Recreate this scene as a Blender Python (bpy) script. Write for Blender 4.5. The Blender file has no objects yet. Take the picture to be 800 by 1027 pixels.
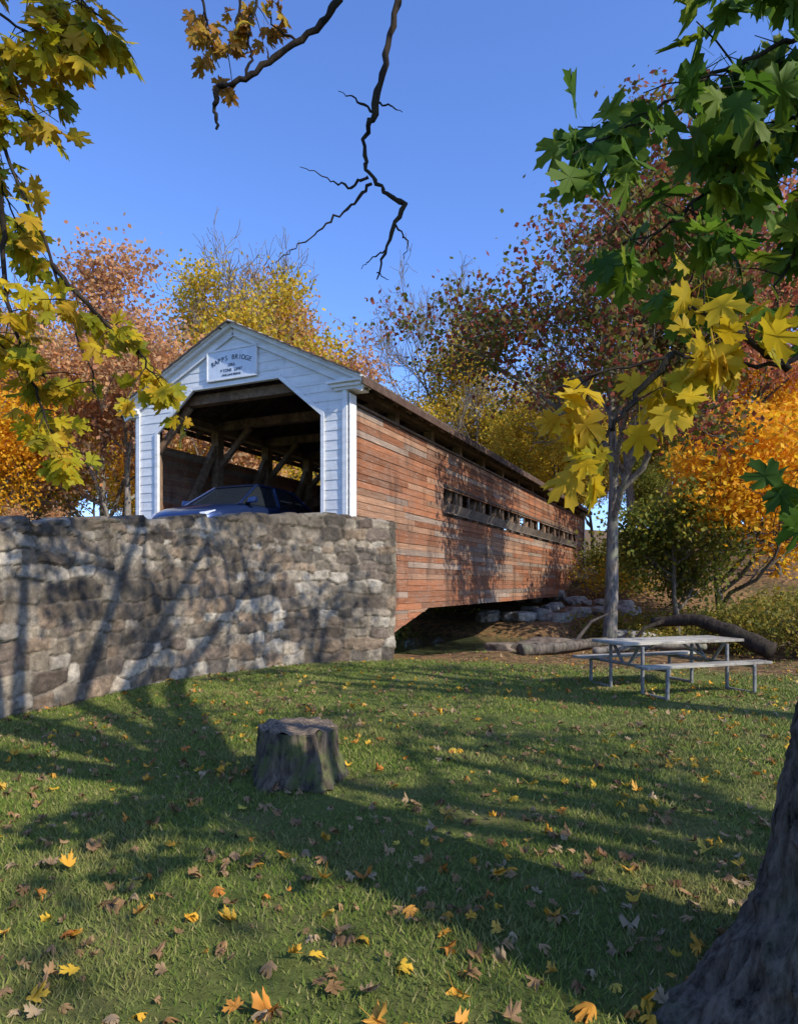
import bpy, bmesh, math, numpy as np
from mathutils import Vector, Matrix, noise
R=math.radians
sc=bpy.context.scene
sc.view_settings.view_transform='Standard'; sc.view_settings.look='None'; sc.view_settings.exposure=0
SUN=np.array([.77,-.64,.76]); SUN=SUN/np.linalg.norm(SUN)
# ---------- world / sun / camera
w=bpy.data.worlds.new("World"); sc.world=w; w.use_nodes=True
nt=w.node_tree; sky=nt.nodes.new('ShaderNodeTexSky'); sky.sky_type='NISHITA'; sky.sun_disc=False
sky.sun_elevation=math.asin(SUN[2]); sky.sun_rotation=math.atan2(SUN[0],SUN[1]); sky.ozone_density=2.6; sky.air_density=.95; sky.dust_density=.6
bg=nt.nodes['Background']; bg.inputs[1].default_value=.15
tint=nt.nodes.new('ShaderNodeMix'); tint.data_type='RGBA'; tint.blend_type='MULTIPLY'; tint.inputs[0].default_value=1; tint.inputs[7].default_value=(1.12,1.40,2.05,1)
nt.links.new(sky.outputs[0],tint.inputs[6]); nt.links.new(tint.outputs[2],bg.inputs[0])
sl=bpy.data.lights.new("sun",'SUN'); sl.energy=5.0; sl.angle=R(.5); sl.color=(1,.95,.84)
so=bpy.data.objects.new("sun",sl); sc.collection.objects.link(so)
so.rotation_euler=Vector(SUN).to_track_quat('Z','Y').to_euler(); so.location=(20,-20,30)
cd=bpy.data.cameras.new("camera"); cam=bpy.data.objects.new("camera",cd); sc.collection.objects.link(cam); sc.camera=cam
cam.location=(0,0,1.6); cam.rotation_euler=(R(90),0,0); cd.sensor_fit='VERTICAL'; cd.sensor_height=36; cd.sensor_width=36; cd.lens=24.0
cd.shift_y=.0696; cd.clip_end=3000; cd.clip_start=.05
# ---------- helpers
def link(o,parent=None):
    sc.collection.objects.link(o)
    if parent: o.parent=parent
    return o
def empty(name,loc=(0,0,0),rz=0):
    o=bpy.data.objects.new(name,None); o.location=loc; o.rotation_euler=(0,0,rz); o.empty_display_size=.3
    return link(o)
def mesh_np(name,v,faces,mat=None,parent=None,col=None,smooth=False,link_it=True):
    v=np.asarray(v,dtype=np.float32)
    me=bpy.data.meshes.new(name)
    if isinstance(faces,np.ndarray):
        nf,k=faces.shape
        me.vertices.add(len(v)); me.vertices.foreach_set('co',v.ravel())
        me.loops.add(nf*k); me.loops.foreach_set('vertex_index',faces.astype(np.int32).ravel())
        me.polygons.add(nf); me.polygons.foreach_set('loop_start',np.arange(nf,dtype=np.int32)*k)
        me.update(calc_edges=True)
    else:
        me.from_pydata([tuple(map(float,p)) for p in v],[],[tuple(int(i) for i in f) for f in faces])
    if smooth: me.polygons.foreach_set('use_smooth',[True]*len(me.polygons))
    if col is not None:
        a=me.color_attributes.new('col','FLOAT_COLOR','POINT')
        c=np.ones((len(v),4),dtype=np.float32); c[:,:3]=np.asarray(col); a.data.foreach_set('color',c.ravel())
    if mat: me.materials.append(mat)
    me.update()
    if not link_it: return me
    return link(bpy.data.objects.new(name,me),parent)
class MB:
    def __init__(s): s.v=[];s.f=[];s.c=[]
    def add(s,vs,fs,col=(1,1,1)):
        b=len(s.v); s.v+= [tuple(p) for p in vs]; s.f+=[tuple(i+b for i in f) for f in fs]; s.c+=[col]*len(vs)
    def hexa(s,p,col=(1,1,1)):
        s.add(p,[(3,2,1,0),(4,5,6,7),(0,1,5,4),(1,2,6,5),(2,3,7,6),(3,0,4,7)],col)
    def box(s,x0,x1,y0,y1,z0,z1,col=(1,1,1)):
        s.hexa([(x0,y0,z0),(x1,y0,z0),(x1,y1,z0),(x0,y1,z0),(x0,y0,z1),(x1,y0,z1),(x1,y1,z1),(x0,y1,z1)],col)
    def beam(s,p,q,wd,hg,col=(1,1,1),up=(0,0,1)):
        p=Vector(p);q=Vector(q);d=(q-p).normalized();u=Vector(up)
        sd=d.cross(u)
        if sd.length<1e-3: sd=d.cross(Vector((1,0,0)))
        sd.normalize(); u=sd.cross(d)
        a=sd*wd/2;b=u*hg/2
        s.hexa([p-a-b,p+a-b,q+a-b,q-a-b,p-a+b,p+a+b,q+a+b,q-a+b],col)
    def cyl(s,p,q,r,r2=None,n=12,col=(1,1,1)):
        r2=r if r2 is None else r2
        p=Vector(p);q=Vector(q);d=(q-p).normalized();u=d.orthogonal().normalized();x=d.cross(u)
        vs=[p+(u*math.cos(a)+x*math.sin(a))*r for a in [2*math.pi*i/n for i in range(n)]]+[q+(u*math.cos(a)+x*math.sin(a))*r2 for a in [2*math.pi*i/n for i in range(n)]]
        s.add(vs,[(i,(i+1)%n,n+(i+1)%n,n+i) for i in range(n)]+[tuple(range(n))[::-1],tuple(range(n,2*n))],col)
    def obj(s,name,mat,parent=None,bevel=0,smooth=False):
        o=mesh_np(name,s.v,s.f,mat,parent,s.c,smooth)
        if bevel:
            m=o.modifiers.new('b','BEVEL'); m.width=bevel; m.segments=2; m.limit_method='ANGLE'
        return o
# ---------- materials
def newmat(name):
    m=bpy.data.materials.new(name); m.use_nodes=True; n=m.node_tree; return m,n,n.nodes['Principled BSDF']
def mixc(n,a,b,f,mode='MIX'):
    x=n.nodes.new('ShaderNodeMix'); x.data_type='RGBA'; x.blend_type=mode
    for sock,val in ((x.inputs[0],f),(x.inputs[6],a),(x.inputs[7],b)):
        if hasattr(val,'node'): n.links.new(val,sock)
        elif isinstance(val,(int,float)): sock.default_value=val
        else: sock.default_value=(*val,1)
    return x.outputs[2]
def coords(n,scale=(1,1,1),kind='Object'):
    tc=n.nodes.new('ShaderNodeTexCoord'); mp=n.nodes.new('ShaderNodeMapping'); mp.inputs['Scale'].default_value=scale
    n.links.new(tc.outputs[kind],mp.inputs[0]); return mp.outputs[0]
def noi(n,vec,scale,detail=5,rough=.6):
    t=n.nodes.new('ShaderNodeTexNoise'); t.inputs['Scale'].default_value=scale; t.inputs['Detail'].default_value=detail; t.inputs['Roughness'].default_value=rough
    n.links.new(vec,t.inputs['Vector']); return t.outputs[0]
def ramp(n,fac,stops):
    r=n.nodes.new('ShaderNodeValToRGB'); e=r.color_ramp.elements
    while len(e)<len(stops): e.new(.5)
    for i,(p,c) in enumerate(stops):
        e[i].position=p; e[i].color=(*(c if not isinstance(c,(int,float)) else (c,c,c)),1)
    n.links.new(fac,r.inputs[0]); return r.outputs[0]
def bump(n,bs,h,dist=.02,st=1):
    b=n.nodes.new('ShaderNodeBump'); b.inputs['Distance'].default_value=dist; b.inputs['Strength'].default_value=st
    n.links.new(h,b.inputs['Height']); n.links.new(b.outputs[0],bs.inputs['Normal'])
def attr(n,name='col'):
    a=n.nodes.new('ShaderNodeAttribute'); a.attribute_name=name; return a.outputs['Color']
def leafmat(name,cols,trans=.45,nscale=.6,dark=.6):
    m,n,bs=newmat(name)
    g=n.nodes.new('ShaderNodeNewGeometry')
    st=[(i/max(1,len(cols)-1),c) for i,c in enumerate(cols)]
    c=ramp(n,g.outputs['Random Per Island'],st)
    k=noi(n,coords(n),nscale,2)
    c=mixc(n,c,ramp(n,k,[(.35,dark),(.62,1.0)]),1.0,'MULTIPLY')
    n.links.new(c,bs.inputs['Base Color']); bs.inputs['Roughness'].default_value=.6; bs.inputs['Specular IOR Level'].default_value=.25
    t=n.nodes.new('ShaderNodeBsdfTranslucent'); n.links.new(c,t.inputs[0])
    mx=n.nodes.new('ShaderNodeMixShader'); mx.inputs[0].default_value=trans
    n.links.new(bs.outputs[0],mx.inputs[1]); n.links.new(t.outputs[0],mx.inputs[2]); n.links.new(mx.outputs[0],n.nodes['Material Output'].inputs[0])
    return m
def barkmat(name,c1,c2,sc_=(1,1,.22),s=14,dist=.02):
    m,n,bs=newmat(name); v=coords(n,sc_)
    a=noi(n,v,s,8,.7); b=noi(n,coords(n),2.2,4)
    c=ramp(n,a,[(.35,c1),(.62,c2)]); c=mixc(n,c,(c2[0]*.8,c2[1]*1.05,c2[2]*.75),ramp(n,b,[(.5,0.),(.7,.6)]))
    n.links.new(c,bs.inputs['Base Color']); bs.inputs['Roughness'].default_value=.95; bs.inputs['Specular IOR Level'].default_value=.15
    bump(n,bs,a,dist,1); return m
def simple(name,col,rough=.7,metal=0,ns=8,var=.25,bd=.003):
    m,n,bs=newmat(name); a=noi(n,coords(n),ns,6)
    c=mixc(n,tuple(x*(1-var) for x in col),tuple(min(1,x*(1+var)) for x in col),ramp(n,a,[(.35,0.),(.65,1.)])); n.links.new(c,bs.inputs['Base Color'])
    bs.inputs['Roughness'].default_value=rough; bs.inputs['Metallic'].default_value=metal
    if bd: bump(n,bs,a,bd,.6)
    return m
bark=barkmat('bark',(.035,.028,.022),(.18,.145,.11))
bark_grey=barkmat('bark_grey',(.08,.066,.05),(.30,.25,.20))
bark_dark=barkmat('bark_dark',(.012,.010,.009),(.06,.043,.03))
def woodmat(name,axis_scale,grey,amt,bd=.006):
    m,n,bs=newmat(name); v=coords(n,axis_scale)
    a=noi(n,v,5,8,.7); b=noi(n,coords(n,(.5,.5,.9)),1.6,5,.65); f=noi(n,coords(n,(.5,1,4)),7,7,.8)
    dk=noi(n,coords(n,(1.1,1,.35)),1.3,6,.7); sp=noi(n,coords(n,(1,1,1)),13,6,.8)
    c=mixc(n,attr(n),ramp(n,a,[(.25,.35),(.7,1.4)]),1.0,'MULTIPLY')
    c=mixc(n,c,grey,ramp(n,b,[(.45,0.),(.66,amt)]))
    c=mixc(n,c,(.42,.34,.27),ramp(n,f,[(.53,0.),(.67,.7 if amt>.3 else 0.)]))
    c=mixc(n,c,(.045,.028,.02),ramp(n,dk,[(.50,0.),(.68,.7)]))
    c=mixc(n,c,(.05,.03,.02),ramp(n,sp,[(.54,0.),(.66,.55)]))
    n.links.new(c,bs.inputs['Base Color']); bs.inputs['Roughness'].default_value=.85; bs.inputs['Specular IOR Level'].default_value=.2
    bump(n,bs,a,bd,.8); return m
siding_m=woodmat('weathered_siding',(.25,3,9),(.24,.155,.105),.6)
timber_m=woodmat('timber',(2,2,2),(.2,.16,.12),.25)
plank_m=woodmat('grey_planks',(.6,8,8),(.33,.30,.26),.5,.004)
white_m,n,bs=newmat('white_paint'); a=noi(n,coords(n,(1,.6,3)),2.5,7,.7); b=noi(n,coords(n,(2,2,.4)),4,6,.7)
c=ramp(n,a,[(.3,(.62,.60,.57)),(.6,(.82,.80,.76))]); c=mixc(n,c,(.38,.35,.30),ramp(n,b,[(.56,0.),(.75,.5)]))
n.links.new(c,bs.inputs['Base Color']); bs.inputs['Roughness'].default_value=.6; bump(n,bs,a,.004,.5)
roof_m=simple('roof_shakes',(.13,.09,.065),.9,0,10,.5,.02)
stone_m,n,bs=newmat('stone'); a=noi(n,coords(n),9,9,.72); b=noi(n,coords(n),.9,6,.65); f=noi(n,coords(n),45,5,.65); g2=noi(n,coords(n,(1,1,.5)),2.6,6,.7)
c=mixc(n,attr(n),ramp(n,a,[(.28,.4),(.72,1.5)]),1.0,'MULTIPLY')
c=mixc(n,c,(.075,.057,.040),ramp(n,b,[(.46,0.),(.60,.62)]))
c=mixc(n,c,(.045,.036,.027),ramp(n,g2,[(.50,0.),(.64,.6)]))
c=mixc(n,c,(.50,.44,.35),ramp(n,f,[(.60,0.),(.72,.35)]))
n.links.new(c,bs.inputs['Base Color']); bs.inputs['Roughness'].default_value=.92; bs.inputs['Specular IOR Level'].default_value=.2; bump(n,bs,mixc(n,a,f,.35),.03,.9)
rock_m=simple('limestone',(.26,.235,.195),.9,0,4,.5,.03)
dirt_m=simple('dirt_rock',(.15,.11,.075),.95,0,5,.5,.03)
# ---------- bridge frame
TH=R(65.5); CX,CY=-1.04,14.0
ca,sa=math.cos(TH),math.sin(TH)
def tc_of(x,y):
    dx=x-CX;dy=y-CY; return dx*ca+dy*sa, dx*sa-dy*ca
def loc2w(t,w_,z): return (CX+ca*t-sa*w_, CY+sa*t+ca*w_, z)
def sm(x,a,b):
    u=np.clip((x-a)/(b-a),0,1); return u*u*(3-2*u)
def vnoise(x,y,s,seed=0):
    return (np.sin(x*s*1.3+seed+1.7*np.sin(y*s*.9+seed))+np.sin(y*s*1.7+seed*2+1.3*np.sin(x*s*1.1)))*.5
def height(x,y):
    x=np.asarray(x,float);y=np.asarray(y,float); t,c=tc_of(x,y)
    t=t+.5*vnoise(x,y,.35,2)
    t0=2.0+np.clip(c-1,0,8)*1.1
    t1=t0+10.5
    h=-1.25*sm(t,t0,t0+2.2)*(1-sm(t,t1,t1+3))
    h=h+2.1*sm(t,t1+2,30)
    far=sm(t,26,75)
    h=h+far*(3.0+5*sm(c,-10,40)+3*sm(-c,10,60))
    h=h+1.8*sm(-c,9,22)*(1-sm(t,-2,2.5))*sm(t,-60,-10)
    h=h+.03*vnoise(x,y,.8,5)+.012*vnoise(x,y,3.1,1)
    h=h+.12*sm(t,1.5,4)*vnoise(x,y,1.2,7)
    h=h+sm(np.hypot(x,y),100,400)*22
    return h
def lawnw(x,y):
    t,c=tc_of(x,y); return 1-sm(t+.35*vnoise(x,y,1.3,3)+.2*vnoise(x,y,4,1),.5,1.5)
u=np.linspace(-1,1,301); g=np.sinh(u*5.2)/np.sinh(5.2)*900
gx=g+2; gy=g+12
X,Y=np.meshgrid(gx,gy); Z=height(X,Y); L=lawnw(X,Y)
V=np.stack([X,Y,Z],-1).reshape(-1,3); N=301
ii=(np.arange(N-1)[:,None]*N+np.arange(N-1)[None,:]).ravel()
F=np.stack([ii,ii+1,ii+N+1,ii+N],1)
gm,n,bs=newmat('ground_soil')
p=coords(n); a=noi(n,p,1.2,6,.65); b=noi(n,p,22,8,.75); d=noi(n,p,.35,3)
lawn=mixc(n,ramp(n,b,[(.3,(.06,.075,.016)),(.7,(.18,.20,.05))]),(.24,.18,.075),ramp(n,a,[(.50,0.),(.70,.7)]))
vo=n.nodes.new('ShaderNodeTexVoronoi'); vo.inputs['Scale'].default_value=7; n.links.new(p,vo.inputs['Vector'])
sep=n.nodes.new('ShaderNodeSeparateColor'); n.links.new(vo.outputs['Color'],sep.inputs[0])
lit=mixc(n,ramp(n,sep.outputs[0],[(0,(.09,.055,.03)),(.5,(.24,.135,.065)),(.8,(.34,.19,.08)),(1,(.16,.13,.05))]),ramp(n,b,[(.3,.35),(.7,1.2)]),1.0,'MULTIPLY')
lit=mixc(n,lit,(.06,.075,.025),ramp(n,d,[(.5,0.),(.65,.5)]))
c=mixc(n,lit,lawn,attr(n)); n.links.new(c,bs.inputs['Base Color']); bs.inputs['Roughness'].default_value=.95; bs.inputs['Specular IOR Level'].default_value=.1
bump(n,bs,b,.03,.8)
ground=mesh_np('ground',V,F,gm,None,np.repeat(L.reshape(-1,1),3,1),True)
wm,n,bs=newmat('creek_water'); bs.inputs['Base Color'].default_value=(.09,.10,.045,1); bs.inputs['Roughness'].default_value=.05
a=noi(n,coords(n),3.5,3); bump(n,bs,a,.02,.5)
mb=MB(); pl=[loc2w(t,w_,-.52) for t,w_ in ((1,60),(24,60),(32,0),(40,-60),(4,-60),(1,0))]; mb.add(pl,[(5,4,3,2,1,0)]); mb.obj('creek_water',wm)
# ---------- displaced stone surface
def stone_surface(name,path,tops,bots,parent,seed,depth=.06,ch=.215,step=.03,tone=1.0):
    path=np.array(path,float); seg=np.linalg.norm(np.diff(path,axis=0),axis=1); s=np.concatenate([[0],np.cumsum(seg)])
    S=np.arange(0,s[-1]+step,step); S[-1]=s[-1]
    px=np.interp(S,s,path[:,0]); py=np.interp(S,s,path[:,1])
    k=np.ones(9)/9
    pxs=np.convolve(np.pad(px,4,'edge'),k,'valid'); pys=np.convolve(np.pad(py,4,'edge'),k,'valid')
    rng=np.random.default_rng(seed)
    edges=np.cumsum(rng.uniform(.22,.6,200)); hv=rng.normal(0,.022,201)
    cap=hv[np.searchsorted(edges,S)]; gap=np.min(np.abs(S[:,None]-edges[None,:]),axis=1)
    cap=np.convolve(np.pad(cap,1,'edge'),np.ones(3)/3,'valid')-.03*np.exp(-(gap/.03)**2)
    tp=np.interp(S,s,tops)+cap+.012*vnoise(S,S*0,7,seed); bt=np.interp(S,s,bots)
    tx=np.gradient(pxs);ty=np.gradient(pys);l=np.hypot(tx,ty);nx=ty/l;ny=-tx/l
    zmax=max(tops);zmin=min(bots);nz=int((zmax-zmin)/step)
    seeds=[];z=zmin-.3
    while z<zmax+.4:
        h=ch*rng.uniform(.6,1.35); xx=-.4+rng.uniform(0,.3)
        while xx<s[-1]+.5:
            wdt=h*rng.uniform(.8,2.4); seeds.append((xx+wdt/2,z+h/2+rng.uniform(-.22,.22)*h,wdt,h)); xx+=wdt
        z+=h
    sd=np.array(seeds)
    fr=np.linspace(0,1,nz)
    SS=np.repeat(S[:,None],nz,1); ZZ=bt[:,None]+(tp-bt)[:,None]*fr[None,:]
    q=np.stack([SS.ravel(),ZZ.ravel()],1)
    wob=np.stack([.03*np.sin(q[:,1]*9+2*np.sin(q[:,0]*5)),.025*np.sin(q[:,0]*7+2*np.sin(q[:,1]*6))],1)
    q2=q+wob
    ids=np.zeros(len(q),int);d1=np.zeros(len(q));d2=np.zeros(len(q))
    for i0 in range(0,len(q),20000):
        qq=q2[i0:i0+20000]; lo=qq[:,0].min()-1;hi=qq[:,0].max()+1
        ix=np.where((sd[:,0]>lo)&(sd[:,0]<hi))[0]; s2=sd[ix]
        dx=np.abs(qq[:,None,0]-s2[None,:,0])/(s2[None,:,2]/2);dz=np.abs(qq[:,None,1]-s2[None,:,1])/(s2[None,:,3]/2)
        D=(dx**4+dz**4)**.25
        o=np.argpartition(D,1,axis=1)[:,:2]; r=np.arange(len(qq)); da=D[r,o[:,0]];db=D[r,o[:,1]]
        sw=da>db; first=np.where(sw,o[:,1],o[:,0]); ids[i0:i0+20000]=ix[first]; d1[i0:i0+20000]=np.minimum(da,db);d2[i0:i0+20000]=np.maximum(da,db)
    e=np.clip((d2-d1)/.24,0,1); e=e*e*(3-2*e)
    nseed=len(sd); hh=rng.uniform(.35,1,nseed); gx_=rng.normal(0,.25,nseed); gz_=rng.normal(0,.3,nseed)
    smear=np.clip(.2+.9*vnoise(q[:,0],q[:,1],1.1,seed),0,1)
    disp=depth*(e*(hh[ids]+gx_[ids]*(q2[:,0]-sd[ids,0])/sd[ids,2]+gz_[ids]*(q2[:,1]-sd[ids,1])/sd[ids,3]))
    disp+=.012*vnoise(q[:,0],q[:,1],9,1)+.006*vnoise(q[:,0],q[:,1],31,4)+.03*vnoise(q[:,0],q[:,1],.9,3)
    topd=np.repeat(tp,nz)-q[:,1]
    disp-=.05*np.clip(1-topd/.07,0,1)**2
    base=np.array([(.36,.285,.195),(.23,.18,.125),(.44,.355,.25),(.17,.125,.09),(.31,.215,.135),(.13,.105,.08),(.52,.44,.33)])
    sc_=base[rng.integers(0,len(base),nseed)]*rng.uniform(.7,1.2,(nseed,1))
    mort=np.array([.27,.225,.165])
    em=(e*(1-.4*smear))[:,None]
    col=(mort*(1-em)+sc_[ids]*em)*tone
    lich=(vnoise(q[:,0]*1.0,q[:,1],2.3,9)+vnoise(q[:,0],q[:,1],5.7,2)*.6)
    col=col*(1-.35*np.clip(-lich,0,1))[:,None]
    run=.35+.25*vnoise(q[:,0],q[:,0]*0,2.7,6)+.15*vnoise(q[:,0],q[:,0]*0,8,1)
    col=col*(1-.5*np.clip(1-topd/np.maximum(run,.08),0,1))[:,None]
    n_=nz
    NX=np.repeat(nx,n_);NY=np.repeat(ny,n_)
    v=np.stack([np.repeat(pxs,n_)+NX*disp,np.repeat(pys,n_)+NY*disp,q[:,1]],1)
    m=len(S); ii=(np.arange(m-1)[:,None]*n_+np.arange(n_-1)[None,:]).ravel()
    f=np.stack([ii,ii+n_,ii+n_+1,ii+1],1)
    th=.5; capb=len(v)
    topi=np.arange(m)*n_+n_-1
    back=np.stack([pxs-nx*th,pys-ny*th,tp],1); backb=back.copy(); backb[:,2]=bt
    v=np.vstack([v,back,backb]); col=np.vstack([col,np.tile([.25,.22,.17],(2*m,1))])
    i=np.arange(m-1)
    f2=np.stack([topi[:-1],topi[1:],capb+i+1,capb+i],1); f3=np.stack([capb+i,capb+i+1,capb+m+i+1,capb+m+i],1)
    f=np.vstack([f,f2,f3])
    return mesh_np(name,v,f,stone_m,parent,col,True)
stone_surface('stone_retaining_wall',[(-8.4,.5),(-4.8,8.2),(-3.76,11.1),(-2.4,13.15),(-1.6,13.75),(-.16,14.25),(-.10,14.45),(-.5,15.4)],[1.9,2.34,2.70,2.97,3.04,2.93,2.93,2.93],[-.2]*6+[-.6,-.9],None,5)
WALLY=np.array([.5,8.2,11.1,13.15,13.75,14.25,15.2]);WALLX=np.array([-8.4,-4.8,-3.76,-2.4,-1.6,-.16,.9])
# ---------- covered bridge
br=empty('covered_bridge',(CX,CY,0),TH)
W=5.74; Lb=28.7; FL=2.4
rng=np.random.default_rng(3)
def redcol():
    r=rng.random()
    if r<.62: c=np.array([.31,.118,.052])*rng.uniform(.6,1.35)
    elif r<.85: c=np.array([.34,.18,.10])*rng.uniform(.7,1.25)
    else: c=np.array([.28,.20,.145])*rng.uniform(.7,1.4)
    return tuple(c)
endf=lambda z: Lb if z>=.95 else 2.2+(max(z,.43)-.43)*4.25
def side(y_out,sgn,name,slot,topz=5.28):
    mb=MB(); z=.43; seams=[0]
    while seams[-1]<Lb: seams.append(seams[-1]+rng.choice([1.22,2.44,2.44,1.83]))
    while z<topz:
        h=.15+rng.uniform(-.008,.008)
        if z<.95<z+h+.02: h=.95-z+1e-6
        z1=min(z+h,topz+.02)
        a=0; zm=z+h/2
        end=Lb if zm>.95 else endf(z1-.002)
        while a<end-.02:
            cand=[s for s in seams if s>a+.7]; b=cand[min(len(cand)-1,rng.integers(0,3))] if cand else end
            if rng.random()<.35: b=a+rng.uniform(1.,4)
            b=min(b,end)
            segs=[(a,b)]
            if slot and slot[2]-.05<zm<slot[3]:
                segs=[(p,q) for p,q in ((a,min(b,slot[0])),(max(a,slot[1]),b)) if q>p+.02]
            for p,q in segs:
                o=rng.uniform(0,.010); y=y_out+sgn*o; cc=redcol(); j1,j2=rng.normal(0,.004,2)
                qb=max(min(q,endf(z)),p+.01) if zm<.95 else q
                yt=y+(-sgn)*.014
                mb.hexa([(p+.003,y,z+j1),(qb-.003,y,z+j2),(qb-.003,y_out-sgn*.035,z+j2),(p+.003,y_out-sgn*.035,z+j1),
                         (p+.003,yt,z1+.006),(q-.003,yt,z1+.006),(q-.003,y_out-sgn*.035,z1+.006),(p+.003,y_out-sgn*.035,z1+.006)],cc)
            a=b
        z=z1
    return mb.obj(name,siding_m,br)
side(0,-1,'siding_right',(5.5,25.9,3.6,4.3))
side(W,1,'siding_left',None,5.0)
mb=MB(); tcol=lambda k=1:tuple(np.array([.26,.165,.10])*k*rng.uniform(.7,1.2))
for yy in (.22,W-.22):
    mb.box(.1,Lb-.1,yy-.12,yy+.12,5.70,5.88,tcol()); mb.box(.1,Lb-.1,yy-.14,yy+.14,1.15,1.5,tcol())
    for t in np.arange(.35,Lb,2.3):
        mb.box(t-.12,t+.12,yy-.12,yy+.12,1.5,5.70,tcol(1.2))
        if t<Lb-2.4:
            if t<Lb/2: mb.beam((t+.1,yy,1.7),(t+2.2,yy,5.3),.16,.18,tcol())
            else: mb.beam((t+2.2,yy,1.7),(t+.1,yy,5.3),.16,.18,tcol())
    yi=yy+(.22 if yy<1 else -.22); prev=None
    for i in range(25):
        s=i/24; t=.3+s*(Lb-.6); z=1.4+3.9*4*s*(1-s)
        if prev: mb.beam(prev,(t,yi,z),.16,.3,tcol(1.1))
        prev=(t,yi,z)
for t in np.arange(.35,Lb,2.3):
    mb.box(t-.11,t+.11,.34,W-.34,5.76,5.98,tcol())
    mb.beam((t,.34,4.8),(t,1.3,5.76),.12,.14,tcol(1.3)); mb.beam((t,W-.34,4.8),(t,W-1.3,5.76),.12,.14,tcol(1.3))
for t in np.arange(.2,Lb,.75):
    mb.beam((t,-.36,5.64),(t,W/2,7.23),.08,.13,tcol(.6)); mb.beam((t,W+.36,5.64),(t,W/2,7.23),.08,.13,tcol(.6))
for t in np.arange(.5,Lb,1.0): mb.box(t-.1,t+.1,.05,W-.05,1.5,1.8,tcol())
mb.obj('truss_timbers',timber_m,br,bevel=.008)
mb=MB()
for t in np.arange(5.5,25.9,1.15):
    mb.box(t-.05,t+.05,.03,.08,3.55,4.34,(.16,.11,.08))
mb.box(5.5,25.9,-.03,-.008,4.30,4.36,(.12,.09,.07)); mb.box(5.4,26,-.11,-.04,3.55,3.585,(.2,.17,.14))
mb.box(.1,Lb,-.03,.03,5.325,5.38,(.18,.12,.08))
mb.box(-.2,Lb+.2,-.445,-.415,5.60,5.75,(.11,.065,.045)); mb.box(-.2,Lb+.2,W+.415,W+.445,5.60,5.75,(.11,.065,.045))
for t in np.arange(5.5,25.6,2.04): mb.hexa([(t+.02,-.045,3.60),(t+2.0,-.045,3.60),(t+2.0,-.02,3.60),(t+.02,-.02,3.60),(t+.02,-.16,3.82),(t+2.0,-.16,3.82),(t+2.0,-.14,3.83),(t+.02,-.14,3.83)],tuple(np.array([.24,.19,.15])*rng.uniform(.7,1.2)))
for t in np.arange(0,Lb,.25): mb.box(t,t+.243,.35,W-.35,2.18,FL,tuple(np.array([.2,.16,.12])*rng.uniform(.7,1.2)))
mb.box(.05,Lb,.34,W-.34,1.85,2.17,(.1,.07,.05))
mb.obj('floor_and_battens',timber_m,br)
PK=7.34
mb=MB(); ov=.42
for sgn in (0,1):
    for i in range(60):
        ta=-.28+i*(Lb+.56)/60; tb=ta+(Lb+.56)/60-.004
        for j in range(12):
            f0=j/12;f1=(j+1)/12+.02
            def P(f,t,dz):
                y=-ov+(W/2+ov)*f; z=5.75+(PK-5.75)*f+dz
                return (t,y if sgn==0 else W-y,z)
            lift=rng.uniform(0,.006)
            p=[P(f0,ta,.018+lift),P(f0,tb,.018+lift),P(min(f1,1),tb,0),P(min(f1,1),ta,0),P(f0,ta,.05+lift),P(f0,tb,.05+lift),P(min(f1,1),tb,.024),P(min(f1,1),ta,.024)]
            if sgn: p=[p[1],p[0],p[3],p[2],p[5],p[4],p[7],p[6]]
            mb.hexa(p)
mb.obj('roof',roof_m,br)
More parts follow.
